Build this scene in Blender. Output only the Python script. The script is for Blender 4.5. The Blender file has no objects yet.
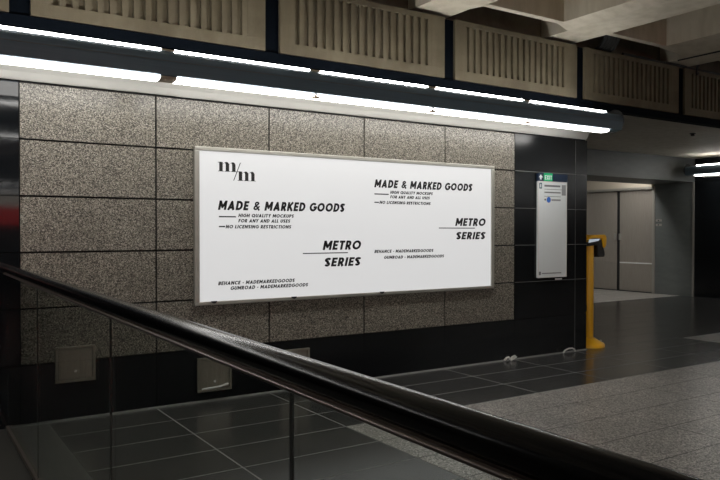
import bpy, bmesh, math
from math import sin, cos, pi, radians
from mathutils import Vector, Matrix

C = bpy.context.scene.collection
scene = bpy.context.scene

# ------------------------------------------------------------------ materials
def new_mat(name):
    m = bpy.data.materials.new(name); m.use_nodes = True
    nt = m.node_tree; b = nt.nodes['Principled BSDF']
    return m, nt, b

def plain(name, col, rough=.5, metal=0., emis=None, es=0., spec=None, coat=0.):
    m, nt, b = new_mat(name)
    b.inputs['Base Color'].default_value = (*col, 1)
    b.inputs['Roughness'].default_value = rough
    b.inputs['Metallic'].default_value = metal
    if spec is not None: b.inputs['Specular IOR Level'].default_value = spec
    if coat: b.inputs['Coat Weight'].default_value = coat; b.inputs['Coat Roughness'].default_value = .08
    if emis:
        b.inputs['Emission Color'].default_value = (*emis, 1)
        b.inputs['Emission Strength'].default_value = es
    return m

def ramp(nt, fac, stops):
    r = nt.nodes.new('ShaderNodeValToRGB')
    e = r.color_ramp.elements
    while len(e) < len(stops): e.new(.5)
    for i, (p, c) in enumerate(stops):
        e[i].position = p; e[i].color = (*c, 1)
    nt.links.new(fac, r.inputs['Fac'])
    return r.outputs['Color']

def coords(nt, scale=None):
    tc = nt.nodes.new('ShaderNodeTexCoord')
    if scale is None: return tc.outputs['Object']
    mp = nt.nodes.new('ShaderNodeMapping'); mp.inputs['Scale'].default_value = scale
    nt.links.new(tc.outputs['Object'], mp.inputs['Vector'])
    return mp.outputs['Vector']

def noise(nt, vec, scale, detail=4, rough=.55):
    n = nt.nodes.new('ShaderNodeTexNoise')
    n.inputs['Scale'].default_value = scale; n.inputs['Detail'].default_value = detail
    n.inputs['Roughness'].default_value = rough
    nt.links.new(vec, n.inputs['Vector'])
    return n.outputs['Fac']

def mix(nt, a, b, fac, mode='MULTIPLY'):
    x = nt.nodes.new('ShaderNodeMix'); x.data_type = 'RGBA'; x.blend_type = mode
    x.inputs['Factor'].default_value = fac
    nt.links.new(a, x.inputs['A']); nt.links.new(b, x.inputs['B'])
    return x.outputs['Result']

def bump(nt, b, h, strength, dist=.01):
    n = nt.nodes.new('ShaderNodeBump'); n.inputs['Strength'].default_value = strength
    n.inputs['Distance'].default_value = dist
    nt.links.new(h, n.inputs['Height']); nt.links.new(n.outputs['Normal'], b.inputs['Normal'])

def granite(name, scale, stops, rough, big=(.82, 1.0), spec=.5):
    m, nt, b = new_mat(name)
    v = coords(nt)
    vo = nt.nodes.new('ShaderNodeTexVoronoi'); vo.inputs['Scale'].default_value = scale
    nt.links.new(v, vo.inputs['Vector'])
    sep = nt.nodes.new('ShaderNodeSeparateColor'); nt.links.new(vo.outputs['Color'], sep.inputs['Color'])
    c = ramp(nt, sep.outputs['Red'], stops)
    bigc = ramp(nt, noise(nt, v, 2.2, 5), [(.35, (big[0],)*3), (.65, (big[1],)*3)])
    nt.links.new(mix(nt, c, bigc, 1.0), b.inputs['Base Color'])
    b.inputs['Roughness'].default_value = rough
    b.inputs['Specular IOR Level'].default_value = spec
    return m

def concrete(name, c0, c1, rough=.85, scale=3.0):
    m, nt, b = new_mat(name)
    v = coords(nt)
    n1 = noise(nt, v, scale, 6, .6)
    c = ramp(nt, n1, [(.3, c0), (.7, c1)])
    n2 = noise(nt, coords(nt, (1, 1, .25)), 9, 4)
    c = mix(nt, c, ramp(nt, n2, [(.3, (.78, .76, .72)), (.6, (1, 1, 1))]), .8)
    nt.links.new(c, b.inputs['Base Color'])
    b.inputs['Roughness'].default_value = rough
    bump(nt, b, noise(nt, v, 60, 4), .25, .004)
    return m

def brushed(name, c0, c1, rough, metal=.9, sc=(1, 1, 60)):
    m, nt, b = new_mat(name)
    n = noise(nt, coords(nt, sc), 4, 5)
    nt.links.new(ramp(nt, n, [(.3, c0), (.7, c1)]), b.inputs['Base Color'])
    b.inputs['Roughness'].default_value = rough; b.inputs['Metallic'].default_value = metal
    return m

def dark_tile(name, c0, c1, rough, spec=.5):
    m, nt, b = new_mat(name)
    v = coords(nt)
    n = noise(nt, v, 1.6, 6, .65)
    c = ramp(nt, n, [(.3, c0), (.7, c1)])
    nt.links.new(c, b.inputs['Base Color'])
    r = ramp(nt, noise(nt, v, 4, 5), [(.3, (rough*.92,)*3), (.7, (rough*1.08,)*3)])
    nt.links.new(r, b.inputs['Roughness'])
    b.inputs['Specular IOR Level'].default_value = spec
    bump(nt, b, noise(nt, v, 25, 5), .015, .004)
    return m

def glass_mat(name, tint):
    m = bpy.data.materials.new(name); m.use_nodes = True
    nt = m.node_tree; nt.nodes.clear()
    out = nt.nodes.new('ShaderNodeOutputMaterial')
    tr = nt.nodes.new('ShaderNodeBsdfTransparent'); tr.inputs['Color'].default_value = (*tint, 1)
    gl = nt.nodes.new('ShaderNodeBsdfGlossy'); gl.inputs['Roughness'].default_value = .02
    gl.inputs['Color'].default_value = (.85, .88, .86, 1)
    fr = nt.nodes.new('ShaderNodeLayerWeight'); fr.inputs['Blend'].default_value = .5
    mx = nt.nodes.new('ShaderNodeMixShader')
    sq = nt.nodes.new('ShaderNodeMath'); sq.operation = 'POWER'; sq.inputs[1].default_value = 5.0
    ad = nt.nodes.new('ShaderNodeMath'); ad.operation = 'MULTIPLY_ADD'; ad.inputs[1].default_value = .93; ad.inputs[2].default_value = .035
    nt.links.new(fr.outputs['Facing'], sq.inputs[0]); nt.links.new(sq.outputs[0], ad.inputs[0])
    nt.links.new(ad.outputs[0], mx.inputs['Fac'])
    nt.links.new(tr.outputs['BSDF'], mx.inputs[1]); nt.links.new(gl.outputs['BSDF'], mx.inputs[2])
    nt.links.new(mx.outputs['Shader'], out.inputs['Surface'])
    return m

LAMP = (1.0, .975, .935)
M = {}
M['wall_granite'] = granite('speckled wall granite', 185,
    [(0, (.022, .020, .017)), (.25, (.075, .068, .055)), (.55, (.175, .16, .13)), (.85, (.32, .295, .245)), (1, (.46, .43, .37))], .30, (.88, 1), .4)
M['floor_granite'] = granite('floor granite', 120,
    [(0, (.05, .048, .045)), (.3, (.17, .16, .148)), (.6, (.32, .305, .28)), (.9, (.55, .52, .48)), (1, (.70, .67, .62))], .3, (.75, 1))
M['black_stone'] = dark_tile('polished black stone', (.004, .005, .006), (.008, .009, .010), .20, .3)
M['black_gloss'] = dark_tile('mirror polished black stone', (.003, .004, .005), (.005, .006, .008), .05, .27)
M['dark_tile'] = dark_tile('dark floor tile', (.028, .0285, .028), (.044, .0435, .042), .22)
M['groove'] = plain('dark joint', (.008, .008, .008), .9)
M['pale_grout'] = plain('grey grout', (.17, .17, .165), .7)
M['black_grout'] = plain('dark grey grout', (.05, .05, .048), .7)
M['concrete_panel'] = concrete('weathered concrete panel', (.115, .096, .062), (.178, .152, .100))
M['concrete_ceiling'] = concrete('painted concrete ceiling', (.56, .505, .41), (.65, .60, .49), scale=1.2)
M['soffit'] = concrete('grey soffit', (.54, .50, .42), (.61, .57, .49), .7, 1.0)
M['plenum'] = concrete('darker concrete', (.12, .10, .075), (.2, .17, .13))
M['navy'] = plain('dark navy paint', (.0022, .0040, .0072), .8, spec=.06)
M['housing'] = brushed('dark grey lamp housing', (.090, .136, .178), (.108, .158, .204), .42, .05, (.3, 1, 40))
M['lens'] = plain('lit diffuser', (.9, .9, .9), .5, emis=LAMP, es=10.6)
M['slot_lens'] = plain('lit upper diffuser', (.9, .9, .9), .5, emis=LAMP, es=21.0)
M['ceiling_lens'] = plain('lit ceiling diffuser', (.9, .9, .9), .5, emis=LAMP, es=18.0)
M['hall_fill_lens'] = plain('added hall fill diffuser', (.9, .9, .9), .5, emis=LAMP, es=25.0)
M['housing_edge'] = plain('housing seam', (.12, .13, .14), .4, .3)
M['dark_cap'] = plain('dark end cap', (.030, .032, .033), .45)
M['cove'] = plain('pale enamel cove', (.72, .71, .67), .4)
M['socket'] = plain('lamp holder', (.50, .41, .32), .5)
M['frame_metal'] = brushed('satin aluminium', (.42, .41, .37), (.50, .49, .44), .42, .75, (2, 2, 2))
M['poster'] = plain('glowing poster sheet', (.22, .22, .22), .45, emis=(1, 1, 1), es=.53)  # even glow added to the sheet to flatten the lamp falloff
M['ink'] = plain('black print', (.008, .008, .008), .7)
M['rail_black'] = plain('black handrail', (.004, .004, .004), .17, spec=.22)
M['rail_steel'] = plain('dark bronze channel', (.24, .20, .175), .3, .8)
M['glass'] = glass_mat('tinted clear glass', (.89, .91, .89))
M['seal'] = plain('black seal', (.004, .004, .004), .6)
M['steel_box'] = brushed('dull stainless cover', (.26, .245, .20), (.34, .32, .27), .42, .7, (40, 1, 1))
M['steel_door'] = brushed('brushed steel door', (.33, .295, .255), (.41, .375, .33), .4, .35, (1, 50, 1))
M['steel_frame'] = plain('steel door frame', (.42, .40, .36), .4, .6)
M['grey_panel'] = brushed('grey metal panel', (.155, .168, .165), (.185, .20, .192), .4, .45, (1, 1, 3))
M['grey_header'] = brushed('dull grey header', (.125, .135, .132), (.15, .16, .156), .5, .2, (1, 1, 3))
M['beige'] = plain('beige lintel', (.55, .49, .40), .6)
M['yellow'] = plain('yellow enamel', (.95, .50, .018), .35)
M['black_plastic'] = plain('black plastic', (.012, .012, .013), .4)
M['screen'] = plain('pale screen', (.5, .55, .6), .3, emis=(.7, .8, .9), es=.35)
M['sign_white'] = plain('sign sheet', (.75, .79, .80), .4)
M['sign_edge'] = plain('sign edge', (.75, .75, .74), .4)
M['sign_navy'] = plain('sign navy', (.008, .022, .055), .4)
M['sign_green'] = plain('sign green', (.0, .33, .12), .4, emis=(.0, .5, .18), es=.25)
M['sign_print'] = plain('white print', (.85, .85, .9), .5)
M['teal'] = plain('teal print', (.015, .10, .12), .5)
M['blue'] = plain('blue print', (.03, .14, .55), .5)
M['grey_print'] = plain('grey print', (.17, .18, .19), .6)
M['pale_print'] = plain('light grey print', (.28, .29, .30), .6)
M['cable'] = plain('black cable', (.010, .010, .010), .6)
M['white_scrap'] = plain('white sealant', (.65, .64, .6), .7)
M['red'] = plain('red band with added glow', (.45, .03, .035), .4, emis=(1, .08, .07), es=1.9)
M['cream'] = plain('cream band with added glow', (.55, .52, .44), .4, emis=(1, .93, .8), es=1.3)
M['brown'] = plain('dark brown rubber', (.018, .016, .013), .6)
M['kerb'] = granite('dark kerb stone', 150, [(0, (.03, .03, .028)), (.5, (.07, .07, .066)), (1, (.12, .12, .115))], .4)
M['dark_wall'] = concrete('dark concrete', (.035, .034, .032), (.06, .058, .054))
M['light_concrete'] = concrete('grey concrete wall', (.16, .15, .13), (.22, .21, .18))

# ------------------------------------------------------------------ geometry helpers
def box(bm, x0, x1, y0, y1, z0, z1, mi=0):
    vs = [bm.verts.new(p) for p in ((x0,y0,z0),(x1,y0,z0),(x1,y1,z0),(x0,y1,z0),(x0,y0,z1),(x1,y0,z1),(x1,y1,z1),(x0,y1,z1))]
    for f in ((0,3,2,1),(4,5,6,7),(0,1,5,4),(1,2,6,5),(2,3,7,6),(3,0,4,7)):
        bm.faces.new([vs[i] for i in f]).material_index = mi

def extrude_x(bm, prof, x0, x1, mi=0, caps=True, closed=True):
    """sweep a (y,z) profile along x"""
    a = [bm.verts.new((x0, y, z)) for y, z in prof]; b = [bm.verts.new((x1, y, z)) for y, z in prof]
    n = len(prof)
    for i in range(n if closed else n-1):
        j = (i+1) % n
        bm.faces.new((a[i], b[i], b[j], a[j])).material_index = mi
    if caps and closed:
        bm.faces.new(list(reversed(a))).material_index = mi; bm.faces.new(b).material_index = mi

def prism(bm, pts, y0, y1, mi=0):
    """polygon in (x,z) given thickness along y"""
    a = [bm.verts.new((x, y0, z)) for x, z in pts]; b = [bm.verts.new((x, y1, z)) for x, z in pts]
    n = len(pts)
    for i in range(n):
        j = (i+1) % n
        bm.faces.new((a[i], a[j], b[j], b[i])).material_index = mi
    bm.faces.new(list(reversed(a))).material_index = mi; bm.faces.new(b).material_index = mi

def lathe(bm, prof, cx=0, cy=0, n=32, mi=0, sx=1, sy=1):
    rings = []
    for r, z in prof:
        rings.append([bm.verts.new((cx+sx*r*cos(2*pi*k/n), cy+sy*r*sin(2*pi*k/n), z)) for k in range(n)])
    for p, q in zip(rings, rings[1:]):
        for k in range(n):
            bm.faces.new((p[k], p[(k+1)%n], q[(k+1)%n], q[k])).material_index = mi
    bm.faces.new(list(reversed(rings[0]))).material_index = mi; bm.faces.new(rings[-1]).material_index = mi

def tube(bm, pts, r, n=10, mi=0):
    pts = [Vector(p) for p in pts]; rings = []
    for i, p in enumerate(pts):
        t = (pts[min(i+1, len(pts)-1)] - pts[max(i-1, 0)]).normalized()
        up = Vector((0,0,1)) if abs(t.z) < .9 else Vector((1,0,0))
        a = t.cross(up).normalized(); b = t.cross(a)
        rings.append([bm.verts.new(p + a*r*cos(2*pi*k/n) + b*r*sin(2*pi*k/n)) for k in range(n)])
    for p, q in zip(rings, rings[1:]):
        for k in range(n):
            bm.faces.new((p[k], p[(k+1)%n], q[(k+1)%n], q[k])).material_index = mi
    bm.faces.new(list(reversed(rings[0]))); bm.faces.new(rings[-1])

def obj(name, bm, mats, parent=None, smooth=False, bev=0., shift=None):
    bmesh.ops.recalc_face_normals(bm, faces=bm.faces)
    if shift: bmesh.ops.translate(bm, vec=shift, verts=bm.verts)
    me = bpy.data.meshes.new(name); bm.to_mesh(me); bm.free()
    for m in (mats if isinstance(mats, (list, tuple)) else [mats]): me.materials.append(M[m])
    if smooth:
        for p in me.polygons: p.use_smooth = True
        try: me.set_sharp_from_angle(angle=radians(40))
        except Exception: pass
    o = bpy.data.objects.new(name, me); C.objects.link(o)
    if parent: o.parent = parent
    if bev:
        md = o.modifiers.new('bevel', 'BEVEL'); md.width = bev; md.segments = 2; md.limit_method = 'ANGLE'
    return o

def thing(name, label, cat, loc=(0,0,0), rz=0, group=None):
    o = bpy.data.objects.new(name, None); C.objects.link(o); o.empty_display_size = .1
    o.location = loc; o.rotation_euler = (0, 0, rz)
    return tag(o, label, cat, group)

def tag(o, label, cat, group=None):
    o['label'] = label; o['category'] = cat
    if group: o['group'] = group
    return o

def struct(name, bm, mats, label, cat, parent=None, **k):
    o = obj(name, bm, mats, parent, **k); o['kind'] = 'structure'; o['label'] = label; o['category'] = cat
    return o

B = bmesh.new

# ------------------------------------------------------------------ dimensions (metres; floor z=0, camera above the origin)
YW = 5.161            # face of the billboard wall
X0, PX = .677, .9069  # granite slab grid
Z0, PZ = 2.280, .3754
XC = 6.309            # end of the billboard wall
XR = 13.16            # far side wall with the lift doors
YH0, YH1, ZH = 8.18, 9.13, 2.265
ZS = 2.72             # lower soffit
XG = .602             # glass balustrade

# ------------------------------------------------------------------ floor
bm = B()
MD, MG, MP, MK, MB_ = 0, 1, 2, 3, 4
def tiles(x0, x1, y0, y1, mi, xo, yo, px, py, gap):
    i0 = math.floor((x0-xo)/px); i1 = math.ceil((x1-xo)/px)
    j0 = math.floor((y0-yo)/py); j1 = math.ceil((y1-yo)/py)
    for i in range(i0, i1):
        a, b = max(x0, xo+i*px), min(x1, xo+(i+1)*px)
        for j in range(j0, j1):
            c, d = max(y0, yo+j*py), min(y1, yo+(j+1)*py)
            if b-a > .02 and d-c > .02:
                g = gap/2
                box(bm, a+g, b-g, c+g, d-g, -.03, 0, mi)
YB = YW - 3*.387
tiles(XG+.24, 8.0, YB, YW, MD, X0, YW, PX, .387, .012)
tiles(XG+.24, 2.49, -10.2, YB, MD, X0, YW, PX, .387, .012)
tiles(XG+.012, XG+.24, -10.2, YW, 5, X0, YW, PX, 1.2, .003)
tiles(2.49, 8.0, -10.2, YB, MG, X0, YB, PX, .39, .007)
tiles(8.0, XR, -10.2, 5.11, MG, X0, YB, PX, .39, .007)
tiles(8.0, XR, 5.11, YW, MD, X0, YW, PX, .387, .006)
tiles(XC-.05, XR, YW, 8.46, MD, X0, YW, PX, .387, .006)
tiles(XC-.05, XR, 8.46, 11.6, MG, X0, YB, PX, .39, .007)  # paler granite from the header's shadow edge stands in for recess lamplight
box(bm, XG-.005, 8.0, YB-.002, YW+.02, -.06, -.0007, MP)
box(bm, XG-.005, 2.49, -10.2, YB-.002, -.06, -.0007, MP)
box(bm, 2.49, 8.0, -10.2, YB-.002, -.06, -.0007, MK)
box(bm, 8.0, XR, -10.2, YW+.02, -.06, -.0007, MK)
box(bm, XC-.05, XR, YW+.02, 11.6, -.06, -.0007, MK)
box(bm, -3.2, XG-.012, -10.2, YW, -.06, 0, MB_)
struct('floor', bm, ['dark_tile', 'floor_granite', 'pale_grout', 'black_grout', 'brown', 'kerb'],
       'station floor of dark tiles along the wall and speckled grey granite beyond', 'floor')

# ------------------------------------------------------------------ billboard wall (slabs on a dark core)
bm = B()
def slab(x0, x1, z0, z1, mi, g=.013):
    box(bm, x0+g/2, x1-g/2, YW, YW+.03, z0+g/2, z1-g/2, mi)
for k in range(5):
    for j in range(5):
        slab(X0+k*PX, X0+(k+1)*PX, Z0-(j+1)*PZ, Z0-j*PZ, 0)
ZB = Z0-5*PZ
for k in range(5):
    slab(X0+k*PX, X0+(k+1)*PX, .0, ZB, 1, .003)
zs = [0, .403, .779, 1.154, 1.529, 1.905, 2.28]
for a, b in zip(zs, zs[1:]):
    for x0, x1 in ((X0+5*PX, X0+6*PX), (X0+6*PX, XC-.004)):
        slab(x0, x1, a, b, 1, .004)
    for x0, x1 in ((-3.2, -2.05), (-2.05, -1.14), (-1.14, -.23), (-.23, X0)):
        slab(x0, x1, a, b, 4, .004)
    box(bm, XC-.03, XC, YW+.034, 8.15, a+.002, b-.002, 1)
box(bm, -3.2, XC-.02, YW+.012, YW+.2, 0, ZS, 2)
box(bm, -3.2, XC-.02, YW+.2, 11.6, 0, ZS, 3)
box(bm, XC-.02, XC, 8.15, 11.6, 0, ZS, 3)
struct('wall_back', bm, ['wall_granite', 'black_stone', 'groove', 'grey_panel', 'black_gloss'],
       'speckled granite slab wall with black stone base and black end bay behind the billboard', 'wall')

# pale joint beads between the black slabs of the end bay
bm = B()
for z in zs[2:-1]:
    box(bm, X0+5*PX+.01, XC-.005, YW-.0005, YW+.004, z-.0022, z+.0022)
box(bm, X0+6*PX-.002, X0+6*PX+.002, YW-.0005, YW+.004, .02, 2.27)
struct('trim_1', bm, 'pale_grout', 'thin grey joints between the black stone slabs', 'trim')
bm = B(); extrude_x(bm, [(YW+.004, -.001), (YW-.014, -.001), (YW-.012, .006), (YW+.004, .016)], XG+.02, XC)
struct('baseboard_back', bm, 'pale_grout', 'thin grey sealant line where the black base meets the floor', 'baseboard')

# ------------------------------------------------------------------ far side wall, header, recess
bm = B()
for j, (a, b) in enumerate(((0, .76), (.76, 1.52), (1.52, 2.3), (2.3, 3.65))):
    y = 8.165
    while y > -10.2:
        y2 = max(y-1.5, -10.2)
        box(bm, XR, XR+.05, y2+.002, y-.002, a+.002, b-.002, 0); y = y2
box(bm, XR+.02, XR+.2, -10.2, 8.165, 0, 3.65, 1)
box(bm, XR, XR+.2, 8.165, 9.06, 0, ZS, 2)
box(bm, XR+.10, XR+.2, 9.06, 11.6, 0, ZS, 2)
box(bm, XR, XR+.12, 9.06, 11.6, 2.20, ZS, 3)
box(bm, XR, XR+.12, 10.86, 11.6, 0, 2.20, 2)
struct('wall_right', bm, ['black_stone', 'groove', 'grey_panel', 'beige'],
       'far wall with glossy black slabs and grey metal beside the steel doors', 'wall')
bm = B(); box(bm, XR-.02, XR+.01, 8.165, 8.2, 0, 2.262)
struct('trim_2', bm, 'steel_frame', 'thin pale metal edge between grey panel and black wall', 'trim')
bm = B(); box(bm, XC+.002, XR, YH0, YH1, ZH, ZS)
struct('wall_header', bm, 'grey_header', 'grey metal header above the opening to the steel doors', 'wall')
bm = B(); box(bm, XC, XR+.2, 11.6, 11.7, 0, ZS)
struct('wall_recess', bm, 'grey_panel', 'grey end wall of the recess by the steel doors', 'wall')

# double steel doors
d = bpy.data.objects.new('door_1', None); C.objects.link(d); d.location = (XR, 9.96, 0)
d['kind'] = 'structure'; d['label'] = 'pair of closed brushed steel doors in the recess at far right'; d['category'] = 'door'
sh = (-XR, -9.96, 0)
for y0, y1 in ((9.10, 9.925), (9.995, 10.82)):
    bm = B(); box(bm, XR+.045, XR+.085, y0, y1, .015, 2.155)
    lf = obj('door_leaf', bm, 'steel_door', d, bev=.003, shift=sh)
    bm = B(); box(bm, XR+.036, XR+.046, y0+.01, y1-.01, .02, .60)
    obj('kick_plate', bm, 'steel_door', lf, bev=.002, shift=sh)
    if y0 < 9.5:
        bm = B(); box(bm, XR+.032, XR+.046, y0+.01, y1-.01, .60, .625)
        o = obj('push_bar', bm, 'sign_edge', lf, bev=.003, shift=sh)
bm = B(); box(bm, XR+.05, XR+.09, 9.925, 9.995, .01, 2.155)
obj('meeting_strip', bm, 'black_plastic', d, shift=sh)
for yy in (9.90, 10.02):
    bm = B(); box(bm, XR+.0, XR+.046, yy-.022, yy+.022, 1.10, 1.24); 
    obj('handle', bm, 'steel_frame', d, bev=.006, shift=sh)
bm = B()
box(bm, XR-.02, XR+.1, 9.03, 9.09, 0, 2.22); box(bm, XR-.02, XR+.1, 10.83, 10.89, 0, 2.22); box(bm, XR-.02, XR+.1, 9.09, 10.83, 2.165, 2.22)
obj('door_frame', bm, 'steel_frame', d, bev=.004, shift=sh)

t = thing('call_button_panel', 'two small metal button plates on the grey wall beside the steel doors', 'button panel', (XR, 8.95, 1.40))
sh = (-XR, -8.95, -1.40)
for z in (1.40, 1.49):
    bm = B(); box(bm, XR-.012, XR+.004, 8.88, 9.01, z, z+.045)
    p = obj('button_plate', bm, 'steel_frame', t, bev=.003, shift=sh)
    bm = B(); box(bm, XR-.018, XR-.012, 8.93, 8.96, z+.01, z+.035)
    obj('button', bm, 'black_plastic', p, bev=.003, shift=sh)

# ------------------------------------------------------------------ ceilings
bm = B()
box(bm, -3.2, XR+.2, 4.93, 11.6, ZS, ZS+.08, 0)                 # soffit behind the fascia
box(bm, -3.2, XR+.2, -10.2, 5.1, 3.82, 3.95, 1)                 # slab over the hall
box(bm, -3.2, XR+.2, 5.0, 5.1, ZS+.08, 3.82, 2)                 # darker wall closing the void behind the vents
bc = [3.955-1.7*3, 3.955-1.7*2, 3.955-1.7, 3.955, 5.61, 7.55, 9.3, 11.0, 12.7]
ol = [.35, .35, .35, .35, .35, .70, .35, .35, .35]              # ledge on the left of each beam
for c, w in zip(bc, ol):                                        # beams across the hall
    for prof, ye in (([(c-.21, 3.215), (c+.21, 3.215), (c+.35, 3.26), (c+.35, 3.83), (c-w, 3.83), (c-w, 3.26)], 4.655),
                     ([(c-.21, 3.216), (c+.21, 3.216), (c+.21, 3.82), (c-.21, 3.82)], 4.99)):
        a = [bm.verts.new((x, -10.2 if ye < 4.9 else 4.6, z)) for x, z in prof]; b = [bm.verts.new((x, ye, z)) for x, z in prof]
        m = len(prof)
        for i in range(m):
            j = (i+1) % m; bm.faces.new((a[i], a[j], b[j], b[i])).material_index = 1
        bm.faces.new(a).material_index = 1; bm.faces.new(b).material_index = 1
for c0, c1, w in zip([-3.6]+bc, bc+[13.7], ol+[.35]):           # coffer ends between the beams
    for y in (4.58, 2.4, .2, -1.9, -4.0, -6.1, -8.2):
        box(bm, c0+.34, min(c1-w+.01, XR), y, y+(.07 if y > 4 else .3), 3.26, 3.83, 1)
struct('ceiling', bm, ['soffit', 'concrete_ceiling', 'plenum'],
       'concrete coffered ceiling with deep beams and a lower grey soffit at the right', 'ceiling')
s = B(); tube(s, [(9.71, 6.06, ZS), (9.71, 6.06, ZS-.012)], .042, 20); tube(s, [(9.71, 6.06, ZS-.011), (9.71, 6.06, ZS-.04)], .026, 20)
tag(obj('smoke_detector', s, 'black_plastic', smooth=True), 'small dark round detector under the grey soffit', 'detector')

# fascia
bm = B()
box(bm, -3.2, XR, 4.893, 4.955, 2.62, 3.172)
box(bm, -3.2, XR, 4.850, 4.955, 2.562, 2.633)
struct('trim_3', bm, 'navy', 'dark navy fascia beam carrying the concrete vent panels above the lamp', 'trim')

def vent_mesh(bm, w=1.608, h=.533):
    d0, d1 = 0, .030           # face, back of the grille
    s0, s1 = .130, w-.145; b0, b1 = .088, h-.045
    box(bm, 0, w, d0, d1, 0, b0); box(bm, 0, w, d0, d1, b1, h)
    box(bm, 0, s0, d0, d1, b0, b1); box(bm, s1, w, d0, d1, b0, b1)
    n = 17; p = (s1-s0)/n
    for i in range(n-1):
        xa = s0+i*p
        box(bm, xa+p*.48, xa+p, d0+.003, d1, b0, b1)
    box(bm, s1-p*.52, s1, d0+.001, d1, b0, b1)
    box(bm, .01, w-.01, d1-.001, d1+.001, .01, h-.01)
lab = {-1: 'weathered concrete vent panel cut off by the top left corner of the photo',
       0: 'concrete vent panel above the left end of the billboard',
       1: 'concrete vent panel above the middle of the billboard',
       2: 'concrete vent panel between the two pale beam ends at top right',
       3: 'dim concrete vent panel under the dark cable bundle right of the lamp end',
       4: 'dim concrete vent panel cut off by the right edge of the photo'}
vbm = B(); vent_mesh(vbm)
src = None
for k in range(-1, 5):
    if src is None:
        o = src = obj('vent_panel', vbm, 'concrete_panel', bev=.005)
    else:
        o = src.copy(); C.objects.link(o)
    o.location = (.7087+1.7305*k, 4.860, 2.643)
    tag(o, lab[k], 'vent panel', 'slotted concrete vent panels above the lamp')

# cables over the fascia
t = thing('cable_bundle', 'bundle of dark cables dropping behind the vent panels right of the big beam', 'cables', (6.15, 4.8, 3.2))
for i in range(6):
    bm = B(); x = 6.12+.040*i
    tube(bm, [(x-.09+.008*i, 4.70, 3.42), (x-.05+.005*i, 4.73, 3.33), (x, 4.80, 3.26), (x+.02, 4.86, 3.215), (x+.03, 4.93, 3.203)], .018, 8)
    obj('cable', bm, 'cable', t, smooth=True, shift=(-6.15, -4.8, -3.2))
bm = B(); tube(bm, [(6.52+.12*i, 4.876+.006*sin(i*1.3), 3.192+.003*sin(i*.9)) for i in range(42)], .015, 8)
tag(obj('ledge_cable', bm, 'cable', smooth=True), 'thick black cable lying along the top of the vent panels at right', 'cable')
bm = B(); tube(bm, [(7.335-.002*i, 4.76-.2*i, 3.2055) for i in range(22)], .008, 8)
tag(obj('beam_cable', bm, 'cable', smooth=True), 'thin black cable along the lower edge of the rightmost ceiling beam', 'cable')
bm = B(); tube(bm, [(7.78, 4.80, 3.235), (7.77, 4.80, 3.19), (7.76, 4.80, 3.14), (7.79, 4.815, 3.115), (7.83, 4.82, 3.135)], .013, 8)
tag(obj('hanging_cable', bm, 'cable', smooth=True), 'short black cable hook hanging at the right edge above the vents', 'cable')

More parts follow.
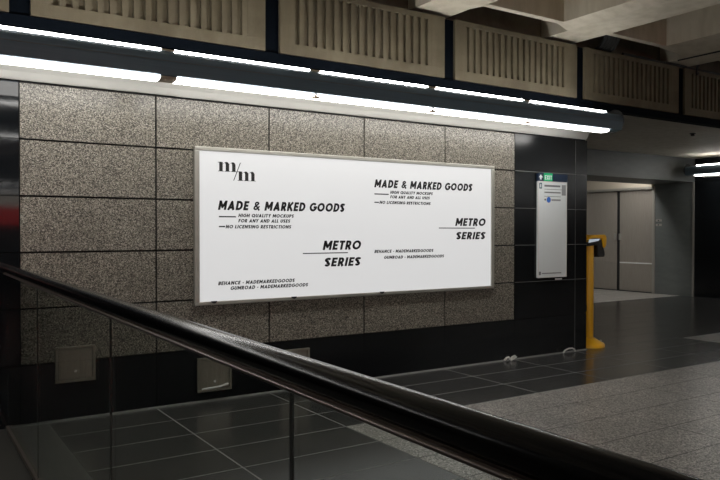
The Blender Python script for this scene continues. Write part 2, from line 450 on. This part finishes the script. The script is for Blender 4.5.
# ------------------------------------------------------------------ linear luminaires
_obj = obj
def luminaire(label, x_end, x_start, breaks, loc, rz, widths=None, flip=False, over=0.):
    """local: x along, -y to the hall; profile written for y relative to the wall face"""
    def obj(name, bm, mats, parent=None, **k):
        if flip:
            for v in bm.verts: v.co.x = -v.co.x
        return _obj(name, bm, mats, parent, **k)
    t = thing('linear_luminaire', label, 'light fitting', loc, rz, 'long tube light fittings along the walls')
    P = lambda pts: [(y-YW, z) for y, z in pts]
    body = P([(4.566,2.460),(4.548,2.440),(4.538,2.412),(4.536,2.380),(4.542,2.350),(4.550,2.308),(4.566,2.302),(4.69,2.302),(4.70,2.362),(4.742,2.364),(4.76,2.38),(4.76,2.466),(4.60,2.466),(4.585,2.455)])
    bm = B(); extrude_x(bm, body, x_start, x_end-.02)
    h = obj('housing', bm, 'housing', t)
    bm = B()
    n = 24; cy, cz, rx, rz_ = 4.645-YW, 2.405, .118, .118
    a = [bm.verts.new((x_end-.02, cy+rx*cos(2*pi*k/n), cz+rz_*sin(2*pi*k/n))) for k in range(n)]
    b = [bm.verts.new((x_end, cy+.93*rx*cos(2*pi*k/n), cz+.93*rz_*sin(2*pi*k/n))) for k in range(n)]
    for k in range(n): bm.faces.new((a[k], a[(k+1)%n], b[(k+1)%n], b[k]))
    bm.faces.new(list(reversed(a))); bm.faces.new(b)
    obj('end_cap', bm, 'dark_cap', t, smooth=True)
    bm = B(); extrude_x(bm, P([(4.5345,2.397),(4.5325,2.394),(4.5345,2.391),(4.540,2.394)]), x_start, x_end-.03)
    obj('seam_bead', bm, 'housing_edge', h)
    lens = P([(4.557,2.300),(4.559,2.294),(4.566,2.286),(4.590,2.279),(4.625,2.276),(4.665,2.279),(4.694,2.288),(4.714,2.304),(4.724,2.325),(4.724,2.352),(4.712,2.358),(4.703,2.352),(4.70,2.304)])
    slot = P([(4.569,2.469),(4.571,2.476),(4.578,2.481),(4.594,2.484),(4.610,2.483),(4.612,2.468)])
    xs = [x_start+.01] + breaks + [x_end-.19]
    for i, (a, b) in enumerate(zip(xs, xs[1:])):
        wl = (widths or {}).get(i, .010); wr = (widths or {}).get(i+1, .010)
        bm = B(); extrude_x(bm, lens, a+wl, b-wr)
        obj('diffuser', bm, 'lens', t, smooth=True)
        bm = B(); extrude_x(bm, slot, a+.045, b-.045)
        obj('upper_diffuser', bm, 'slot_lens', t, smooth=True)
        if i:
            bm = B(); extrude_x(bm, [(y*.99-.0055, z*.99+.0225) for y, z in lens], a-wl, a+wl)
            lathe(bm, [(.026, 2.272), (.026, 2.284)], a+.005, 4.578-YW, 16, sx=1.2)
            obj('lamp_holder', bm, 'socket', t)
            bm = B(); extrude_x(bm, [(y*.99-.005, z*.98+.049) for y, z in slot], a-.045, a+.045)
            obj('lamp_holder', bm, 'socket', t)
    cove = [(4.744,2.366),(4.80,2.382),(4.90,2.394),(4.98,2.388),(5.05,2.366),(5.10,2.334),(5.140,2.294),(5.150,2.288),(5.161,2.288),(5.161,2.44),(4.762,2.44)]
    bm = B(); extrude_x(bm, P(cove), x_start, x_end-.02)
    for v in bm.verts:                       # the open end is cut on the skew, out to the wall corner
        if v.co.x > x_end-.03: v.co.x += over*(v.co.y+YW-4.738)/.42
    obj('cove_reflector', bm, 'cove', t)
    return t

luminaire('long dark grey tube light with two glowing strips above the billboard', 6.10, -3.15,
          [-2.897, -1.801, -.706, .39, 1.485, 2.580, 3.676, 4.771], (0, YW, 0), 0, {5: .055}, over=.20)
luminaire('tube light with two glowing strips on the black wall at the right edge', 8.00, -6.0,
          [-4.9+1.0955*i for i in range(12)], (XR-.004, 0, .052), -pi/2, flip=True)
luminaire('tube light on the opposite wall seen only as a reflection line', 8.2, -3.0,
          [-1.9+1.0955*i for i in range(9)], (0, -10.196, 0), pi, flip=True)
def ceiling_light(label, loc, n=2.0, lens='hall_fill_lens'):
    t = thing('ceiling_light', label, 'light fitting', loc, 0, 'ceiling tube lights')
    bm = B(); box(bm, -n, n, -.10, .10, -.045, 0); obj('housing', bm, 'housing', t)
    bm = B(); box(bm, -n+.02, n-.02, -.085, .085, -.065, -.046); obj('diffuser', bm, lens, t)
ceiling_light('ceiling tube light inside the recess above the steel doors', (11.0, 9.32, ZS), lens='ceiling_lens')
ceiling_light('added unseen ceiling light brightening the hall behind the viewpoint, nearer the billboard', (1.6, -1.2, 3.215))  # both hall fittings are unseen, added to brighten floor and lamp housing
ceiling_light('added unseen ceiling light brightening the hall behind the viewpoint, farther from the billboard', (1.6, -5.2, 3.215))

# ------------------------------------------------------------------ billboard
t = thing('billboard', 'wide white advertising board with black slanted lettering in a silvery frame on the granite wall', 'billboard', (3.406, YW, .7307))
sh = (-3.406, -YW, -.7307)
bxl, bxr, bzb, bzt = 1.8623, 4.9046, 0.7345, 1.9322
yf = YW-.034
bm = B()
fw = .040
box(bm, bxl, bxr, yf, YW-.001, bzt-fw*.75, bzt); box(bm, bxl, bxr, yf, YW-.001, bzb, bzb+fw*.7)
box(bm, bxl, bxl+fw, yf, YW-.001, bzb+fw*.7, bzt-fw*.75); box(bm, bxr-fw*.95, bxr, yf, YW-.001, bzb+fw*.7, bzt-fw*.75)
fr = obj('frame', bm, 'frame_metal', t, bev=.004, shift=sh)
for x in (2.013, 2.695, 3.563):
    bm = B(); prism(bm, [(x+.024*cos(pi+pi*q/8), bzb+.031+.018*sin(pi+pi*q/8)) for q in range(9)], yf-.006, yf+.002)
    obj('latch', bm, 'black_plastic', fr, shift=sh)
YP = YW-.022
bm = B(); box(bm, bxl+.03, bxr-.03, YP, YW-.002, bzb+.02, bzt-.02)
poster = obj('poster_sheet', bm, 'poster', t, shift=sh)
YT = YP-.0012

def arc(cx, cy, rx, ry, a0, a1, n=14):
    return [(cx+rx*cos(radians(a0+(a1-a0)*k/n)), cy+ry*sin(radians(a0+(a1-a0)*k/n))) for k in range(n+1)]
def glyph(c, t):
    """stroke centre lines of a geometric capital, cap height 1 -> (width, strokes)"""
    h = t/2; T = 1-h
    def bowl(x, y0, y1, r): return [(h, y1)] + arc(x, (y0+y1)/2, r, (y1-y0)/2, 90, -90) + [(h, y0)]
    if c == 'A': return .80, [[(h*.9, 0), (.40, T), (.80-h*.9, 0)], [(.17, .27), (.63, .27)]]
    if c == 'B': return .60, [[(h, 0), (h, 1)], bowl(.30, .53, T, .21), bowl(.31, h, .53, .29-h)]
    if c == 'C': return .78, [arc(.47, .5, .47-h, .5-h, 48, 312, 22)]
    if c == 'D': return .74, [[(h, 0), (h, 1)], bowl(.30, h, T, .44-h)]
    if c == 'E': return .54, [[(h, 0), (h, 1)], [(h, T), (.54, T)], [(h, .5), (.49, .5)], [(h, h), (.54, h)]]
    if c == 'F': return .52, [[(h, 0), (h, 1)], [(h, T), (.52, T)], [(h, .47), (.47, .47)]]
    if c == 'G': return .86, [arc(.47, .5, .47-h, .5-h, 48, 358, 24) + [(.50, .47)]]
    if c == 'H': return .72, [[(h, 0), (h, 1)], [(.72-h, 0), (.72-h, 1)], [(h, .5), (.72-h, .5)]]
    if c == 'I': return t, [[(h, 0), (h, 1)]]
    if c == 'K': return .68, [[(h, 0), (h, 1)], [(h, .36), (.60, 1)], [(.27, .55), (.62, 0)]]
    if c == 'L': return .48, [[(h, 0), (h, 1)], [(h, h), (.48, h)]]
    if c == 'M': return .88, [[(h, 0), (h, 1)], [(h+.02, 1-h*.7), (.44, .30), (.86-h, 1-h*.7)], [(.88-h, 0), (.88-h, 1)]]
    if c == 'N': return .76, [[(h, 0), (h, 1)], [(h, 1-h*.6), (.76-h, h*.6)], [(.76-h, 0), (.76-h, 1)]]
    if c == 'O': return .94, [arc(.47, .5, .47-h, .5-h, 0, 360, 28)]
    if c == 'P': return .58, [[(h, 0), (h, 1)], bowl(.30, .42, T, .28-h)]
    if c == 'Q': return .94, [arc(.47, .5, .47-h, .5-h, 0, 360, 28), [(.55, .32), (.88, -.02)]]
    if c == 'R': return .62, [[(h, 0), (h, 1)], bowl(.30, .44, T, .28-h), [(.30, .44), (.54, 0)]]
    if c == 'S': return .58, [arc(.29, .74, .22, .26-h, 35, 265, 14) + arc(.29, .265, .28-h, .265-h, 90, -150, 14)]
    if c == 'T': return .58, [[(0, T), (.58, T)], [(.29, 0), (.29, 1)]]
    if c == 'U': return .70, [[(h, 1), (h, .36)] + arc(.35, .36, .35-h, .36-h, 180, 360) + [(.70-h, 1)]]
    if c == 'X': return .66, [[(h, 0), (.66-h, 1)], [(h, 1), (.66-h, 0)]]
    if c == 'Y': return .68, [[(h*.9, 1), (.34, .46), (.68-h*.9, 1)], [(.34, .5), (.34, 0)]]
    if c == '-': return .34, [[(.03, .42), (.31, .42)]]
    if c == '&': return .80, [[(.76, 0), (.22, .62)] + arc(.36, .76, .17, .24-h, 190, -40, 12) + [(.17, .42)] + arc(.30, .27, .30-h, .27-h, 130, 330, 12) + [(.70, .46)]]
    return .30, []
def lettering(s, x0, x1, zb, cap, t=.2, shear=.20, parent=None, y=YT, mat='ink', name='lettering', sh=sh, split=False):
    polys = []; own = []; x = 0
    for ci, c in enumerate(s):
        w, st = glyph(c, t); tt = t*.72 if c == '&' else t
        for pl in st:
            for k in range(len(pl)-1):
                a, b = Vector(pl[k]), Vector(pl[k+1]); d = b-a
                if d.length < 1e-6: continue
                nrm = Vector((-d.y, d.x)).normalized()*tt/2
                polys.append([(x+p.x, p.y) for p in (a-nrm, b-nrm, b+nrm, a+nrm)])
                if k:
                    polys.append([(x+a.x+tt/2*cos(2*pi*q/10), a.y+tt/2*sin(2*pi*q/10)) for q in range(10)])
        x += w+.13; own += [s[:ci].count(' ') if ' ' in s else ci]*(len(polys)-len(own))
    polys = [[(px+shear*pz, pz) for px, pz in p] for p in polys]
    w0 = min(q[0] for p in polys for q in p); w1 = max(q[0] for p in polys for q in p)
    f = (x1-x0)/(w1-w0)
    for g in (sorted(set(own)) if split else [None]):
        bm = B()
        for p, w in zip(polys, own):
            if g is not None and w != g: continue
            vs = [bm.verts.new((x0+(a-w0)*f, y, zb+b*cap)) for a, b in p]
            bm.faces.new(vs)
        r = bmesh.ops.extrude_face_region(bm, geom=bm.faces[:])
        bmesh.ops.translate(bm, vec=(0, .0011, 0), verts=[e for e in r['geom'] if isinstance(e, bmesh.types.BMVert)])
        obj(('word' if ' ' in s else 'letter') if split else name, bm, mat, parent or poster, shift=sh)
def rule(x0, x1, z, h, parent=None, y=YT, mat='ink', name='printed_line', sh=sh):
    bm = B(); box(bm, x0, x1, y, y+.0011, z-h/2, z+h/2)
    return obj(name, bm, mat, parent or poster, shift=sh)

lettering('MADE & MARKED GOODS', 2.050, 3.188, 1.4583, 0.0717, 0.245, split=True)
rule(2.058, 2.197, 1.4065, 0.0095)
lettering('HIGH QUALITY MOCKUPS', 2.216, 2.701, 1.4045, 0.0269, 0.235)
lettering('FOR ANY AND ALL USES', 2.216, 2.668, 1.3637, 0.0269, 0.235)
rule(2.058, 2.108, 1.3309, 0.0095)
lettering('NO LICENSING RESTRICTIONS', 2.112, 2.677, 1.3169, 0.0269, 0.235)
lettering('METRO', 2.970, 3.352, 1.1388, 0.0776, 0.235, split=True)
rule(2.784, 3.218, 1.1129, 0.0080)
lettering('SERIES', 2.990, 3.350, 0.9994, 0.0737, 0.235, split=True)
lettering('BEHANCE - MADEMARKEDGOODS', 2.050, 2.709, 0.8829, 0.0279, 0.235)
lettering('GUMROAD - MADEMARKEDGOODS', 2.152, 2.832, 0.8421, 0.0279, 0.235)
lettering('MADE & MARKED GOODS', 3.489, 4.626, 1.6782, 0.0697, 0.245, split=True)
rule(3.491, 3.643, 1.6205, 0.0095)
lettering('HIGH QUALITY MOCKUPS', 3.659, 4.141, 1.6275, 0.0259, 0.235)
lettering('FOR ANY AND ALL USES', 3.659, 4.106, 1.5867, 0.0259, 0.235)
rule(3.491, 3.539, 1.5478, 0.0095)
lettering('NO LICENSING RESTRICTIONS', 3.544, 4.116, 1.5359, 0.0259, 0.235)
lettering('METRO', 4.411, 4.797, 1.3458, 0.0737, 0.235, split=True)
rule(4.214, 4.659, 1.3249, 0.0080)
lettering('SERIES', 4.426, 4.797, 1.2184, 0.0697, 0.235, split=True)
lettering('BEHANCE - MADEMARKEDGOODS', 3.491, 4.149, 1.1049, 0.0269, 0.235)
lettering('GUMROAD - MADEMARKEDGOODS', 3.594, 4.276, 1.0512, 0.0269, 0.235)

def serif_m(x, z, w, h):
    """heavy-stemmed, hairline-joined roman m"""
    bm = B(); y0, y1 = YT, YT+.0011
    st = w*.185; pitch = (w-.30*w)/2; s0 = x+w*.075
    th = h*.055
    for i in range(3):
        a = s0+i*pitch
        prism(bm, [(a, z), (a+st, z), (a+st, z+h*(.97 if i == 0 else .74)), (a, z+h*(.97 if i == 0 else .74))], y0, y1)
        prism(bm, [(a-w*.062, z), (a+st+w*.062, z), (a+st+w*.062, z+th), (a-w*.062, z+th)], y0-.0001, y1)
    prism(bm, [(x, z+h*.90), (s0+st*.5, z+h*.93), (s0+st*.5, z+h), (x, z+h*.95)], y0-.0001, y1)
    for i in range(2):                      # arches: hairline start swelling into the next stem
        a = s0+i*pitch+st; b = s0+(i+1)*pitch+st; n = 10
        out = []; inn = []
        for k in range(n+1):
            u = k/n; ang = pi/2*(1-u)
            ox = a+(b-a)*u
            oz = z+h*(.78+.22*sin(min(1, u*1.6)*pi/2)) if u < .625 else z+h*(.74+.26*cos((u-.625)/.375*pi/2)**.7)
            out.append((ox, oz))
            ix = a+(b-st-a)*u
            iz = z+h*(.73+.17*sin(min(1, u*1.5)*pi/2)) if u < .667 else z+h*(.72+.18*cos((u-.667)/.333*pi/2)**.8)
            inn.append((ix, iz))
        for k in range(n):
            q = [inn[k], inn[k+1], out[k+1], out[k]]
            prism(bm, q, y0-.0002, y1)
    return obj('monogram_letter', bm, 'ink', poster, shift=sh)
serif_m(2.050, 1.752, .150, .074)
serif_m(2.210, 1.686, .150, .074)
bm = B(); prism(bm, [(2.176, 1.686), (2.182, 1.686), (2.238, 1.826), (2.232, 1.826)], YT, YT+.0011)
obj('monogram_slash', bm, 'ink', poster, shift=sh)

# ------------------------------------------------------------------ exit sign on the black bay
t = thing('exit_sign', 'tall grey information sign with a green EXIT field and arrow on black stone', 'sign', (5.737, YW, .82))
sh2 = (-5.737, -YW, -.82)
sx0, sx1, szb, szt = 5.524, 5.953, .817, 1.893
ys = YW-.022
bm = B(); box(bm, sx0, sx1, ys, YW-.001, szb, 1.812)
bd = obj('board', bm, 'sign_white', t, bev=.002, shift=sh2)
bm = B()
box(bm, sx0-.003, sx0+.014, ys-.003, ys+.001, szb-.003, 1.812); box(bm, sx1-.014, sx1+.003, ys-.003, ys+.001, szb-.003, 1.812)
box(bm, sx0+.014, sx1-.014, ys-.003, ys+.001, szb-.003, szb+.012); box(bm, sx0+.014, sx1-.014, ys-.003, ys+.001, 1.800, 1.812)
obj('edge_trim', bm, 'sign_edge', bd, shift=sh2)
bm = B(); box(bm, sx0, sx1+.01, ys-.004, YW-.001, 1.813, szt)
hd = obj('header', bm, 'sign_navy', t, shift=sh2)
bm = B(); box(bm, 5.602, 5.730, ys-.006, ys-.003, 1.815, szt+.003)
gf = obj('exit_field', bm, 'sign_green', hd, shift=sh2)
lettering('EXIT', 5.614, 5.721, 1.830, .044, .2, 0, hd, ys-.0072, 'sign_print', 'lettering', sh2, True)
bm = B(); prism(bm, [(5.546, 1.828), (5.568, 1.828), (5.568, 1.850), (5.586, 1.850), (5.557, 1.880), (5.528, 1.850), (5.546, 1.850)], ys-.006, ys-.003)
obj('arrow', bm, 'sign_print', hd, shift=sh2)
R = lambda x0, x1, z0, z1, m, nm: rule(x0, x1, (z0+z1)/2, z1-z0, bd, ys-.0012, m, nm, sh2)
R(5.538, 5.578, 1.735, 1.795, 'teal', 'icon'); rule(5.553, 5.565, 1.765, .036, bd, ys-.0024, 'sign_print', 'icon_mark', sh2)
R(5.616, 5.855, 1.757, 1.776, 'grey_print', 'text_line'); R(5.616, 5.875, 1.728, 1.734, 'pale_print', 'text_line')
R(5.616, 5.860, 1.692, 1.705, 'grey_print', 'text_line'); R(5.616, 5.860, 1.654, 1.660, 'pale_print', 'text_line')
R(5.721, 5.860, 1.612, 1.630, 'pale_print', 'text_line'); R(5.616, 5.641, 1.614, 1.632, 'grey_print', 'arrow_mark')
R(5.878, 5.941, 1.672, 1.782, 'pale_print', 'picture'); R(5.538, 5.566, .842, .878, 'grey_print', 'icon'); R(5.581, 5.875, .852, .864, 'pale_print', 'text_line')
bm = B(); tube(bm, [(5.680, ys-.0018, 1.622), (5.680, ys+.001, 1.622)], .030, 24); obj('blue_disc', bm, 'blue', bd, shift=sh2)
bm = B(); box(bm, 5.805, 5.905, YW-.006, YW-.001, .783, .800)
tag(obj('wall_tag', bm, 'sign_edge'), 'tiny white strip stuck on black stone just below the information sign', 'tag')

# ------------------------------------------------------------------ ticket validator post
px, py = 6.535, 5.33
t = thing('ticket_validator', 'yellow ticket validator post standing behind the end of the black wall', 'ticket validator', (px, py, 0))
bm = B(); lathe(bm, [(.185, 0), (.185, .026), (.176, .038), (.135, .058), (.10, .080), (.080, .092), (.072, .096)], n=36)
bs = obj('base', bm, 'yellow', t, smooth=True)
bm = B(); tube(bm, [(.10, -.10, .04), (.10, -.10, .072)], .013, 12); obj('bolt', bm, 'steel_frame', bs)
bm = B(); lathe(bm, [(.062, .10), (.062, 1.175), (.058, 1.185)], n=28); obj('pole', bm, 'yellow', t, smooth=True)
bm = B(); box(bm, -.064, -.055, -.03, .03, .40, .47); obj('socket_plate', bm, 'black_plastic', t)
# head: black reader tilted forward under a yellow hood
hd = B(); prism(hd, [(-0.100, 1.16), (0.056, 1.215), (0.132, 1.20), (0.184, 1.06), (0.188, 1.03), (0.176, 1.005), (0.072, 1.005), (0.060, 1.03), (0.054, 1.14), (-0.100, 1.13)], -.085, .085)
h = obj('reader_head', hd, 'black_plastic', t, bev=.012)
bm = B(); prism(bm, [(-0.120, 1.195), (-0.100, 1.225), (-0.040, 1.252), (0.160, 1.256), (0.186, 1.245), (0.196, 1.215), (0.190, 1.14), (0.160, 1.105), (0.142, 1.125), (0.134, 1.19), (0.120, 1.213), (0.040, 1.220), (-0.100, 1.208)], -.10, .10)
obj('hood', bm, 'yellow', t, bev=.012)
bm = B(); prism(bm, [(-0.100, 1.168), (0.056, 1.188), (0.084, 1.212), (-0.090, 1.205)], -.098, -.086)
obj('screen', bm, 'screen', h)

# ------------------------------------------------------------------ covers low on the wall
def cover(x0, x1, z0, z1, label, lip):
    cx = (x0+x1)/2
    t = thing('wall_hatch', label, 'wall hatch', (cx, YW, z0), 0, 'square steel hatches low on the wall')
    s = (-cx, -YW, -z0)
    bm = B(); w = .018
    box(bm, x0, x1, YW-.018, YW-.001, z0, z0+w); box(bm, x0, x1, YW-.018, YW-.001, z1-w, z1)
    box(bm, x0, x0+w, YW-.018, YW-.001, z0+w, z1-w); box(bm, x1-w, x1, YW-.018, YW-.001, z0+w, z1-w)
    obj('frame', bm, 'steel_box', t, bev=.002, shift=s)
    bm = B(); box(bm, x0+w+.003, x1-w-.003, YW-.012, YW-.001, z0+w+.003, z1-w-.003)
    c = obj('cover', bm, 'steel_box', t, bev=.002, shift=s)
    bm = B(); tube(bm, [(cx, YW-.010, z0+.075), (cx, YW-.018, z0+.075)], .009, 12); obj('lock', bm, 'sign_edge', c, shift=s)
    if lip:
        bm = B(); tube(bm, [(x0+.035, YW-.016, z0+.024), (cx-.03, YW-.03, z0+.030), (cx+.04, YW-.03, z0+.034), (x1-.030, YW-.016, z0+.044)], .007, 8)
        obj('pull_lip', bm, 'sign_edge', c, smooth=True, shift=s)
cover(.890, 1.152, .262, .508, 'dull steel wall hatch overlapping the granite edge, nearest the left end', False)
cover(1.889, 2.163, .076, .336, 'dull steel wall hatch with a bright lip seen through glass under the handrail', True)
cover(2.580, 2.852, .075, .333, 'steel wall hatch mostly hidden behind the handrail, only its top corner showing', False)

# sealant scraps at the foot of the wall
bm = B(); tube(bm, [(5.05, 5.135, .012), (5.075, 5.13, .036), (5.10, 5.125, .040), (5.125, 5.13, .018), (5.145, 5.12, .040), (5.185, 5.125, .046), (5.21, 5.13, .034), (5.165, 5.12, .022), (5.12, 5.115, .010)], .010, 8)
tag(obj('sealant_scrap', bm, 'white_scrap', smooth=True), 'crumpled white sealant scrap at the wall foot under the right end of the billboard', 'scrap', 'white scraps along the wall foot')
bm = B(); tube(bm, [(5.89, 5.12, .009), (5.91, 5.115, .036), (5.96, 5.11, .052), (6.02, 5.11, .050), (6.06, 5.115, .034), (6.075, 5.12, .012)], .008, 8)
tag(obj('sealant_scrap', bm, 'white_scrap', smooth=True), 'thin white loop of sealant at the wall foot below the information sign', 'scrap', 'white scraps along the wall foot')

# ------------------------------------------------------------------ glass balustrade with black handrail
t = thing('glass_balustrade', 'tinted glass balustrade with a thick black handrail across the foreground', 'balustrade', (XG, 0, 0))
ya, yb = -2.8, YW-.012
bm = B(); n = 36
prof = []
for k in range(n):
    a = 2*pi*k/n
    prof.append((.029*cos(a), 1.0485+.0275*sin(a)))
def sweep_y(bm, prof, y0, y1, mi=0):
    a = [bm.verts.new((x, y0, z)) for x, z in prof]; b = [bm.verts.new((x, y1, z)) for x, z in prof]
    m = len(prof)
    for i in range(m):
        j = (i+1) % m; bm.faces.new((a[i], a[j], b[j], b[i])).material_index = mi
    bm.faces.new(a); bm.faces.new(b)
sweep_y(bm, prof, ya, yb)
obj('handrail', bm, 'rail_black', t, smooth=True)
bm = B(); sweep_y(bm, [(-.018, 1.014), (-.014, 1.011), (.014, 1.011), (.018, 1.014), (.018, 1.03), (-.018, 1.03)], ya, yb)
ch = obj('rail_channel', bm, 'rail_steel', t)
for xx in (-.023, .023):
    bm = B(); tube(bm, [(xx, ya+.01, 1.0200), (xx, yb-.01, 1.0200)], .0045, 10); obj('bead', bm, 'rail_steel', ch, smooth=True)
js = [-2.79, -1.44, -.12, 1.21, 2.53, 3.85, YW-.015]
js = [-2.79, -1.43, -.11, 1.154, 2.469, 3.97, YW-.015]
for i, (a, b) in enumerate(zip(js, js[1:])):
    bm = B(); box(bm, -.006, .006, a+.005, b-.005, .012, 1.010)
    obj('glass_panel', bm, 'glass', t)
    if i:
        bm = B(); box(bm, -.0025, .0025, a-.0045, a+.0045, .012, 1.005); obj('joint_seal', bm, 'seal', t)
bm = B(); box(bm, -.014, .014, ya, yb, -.004, .022); obj('base_shoe', bm, 'rail_steel', t)

# ------------------------------------------------------------------ the rest of the hall behind the camera
bm = B(); box(bm, -3.35, XR+.2, -10.4, -10.2, 0, 3.72, 0)
struct('wall_front', bm, 'light_concrete', 'plain concrete wall across the hall behind the viewpoint', 'wall')
bm = B(); box(bm, -3.0, 4.2, -10.20, -10.17, 1.45, 1.92, 0); box(bm, -3.0, 4.2, -10.20, -10.17, 1.92, 2.20, 1)  # unseen band, its glow added so the reflection shows at far left
struct('trim_4', bm, ['red', 'cream'], 'red and cream band with added glow on the opposite wall reflected at the far left', 'trim')
bm = B(); box(bm, -3.35, -3.2, -10.2, 11.6, 0, 3.72)
struct('wall_left', bm, 'dark_wall', 'dark side wall beyond the left edge', 'wall')

# ------------------------------------------------------------------ world, camera, view
w = bpy.data.worlds.new('World'); scene.world = w; w.use_nodes = True
w.node_tree.nodes['Background'].inputs['Color'].default_value = (.6, .65, .7, 1)
w.node_tree.nodes['Background'].inputs['Strength'].default_value = .02
cam = bpy.data.cameras.new('Camera'); co = bpy.data.objects.new('Camera', cam); C.objects.link(co)
cam.sensor_width = 36; cam.lens = 712/720*36; cam.clip_start = .02
co.location = (0, 0, 1.3); co.rotation_euler = (pi/2-.0131, -.0006, -.5765)
scene.camera = co
scene.view_settings.view_transform = 'Standard'; scene.view_settings.look = 'None'
scene.view_settings.exposure = .12; scene.view_settings.gamma = 1
scene.view_settings.use_curve_mapping = False
scene.cycles.use_denoising = True
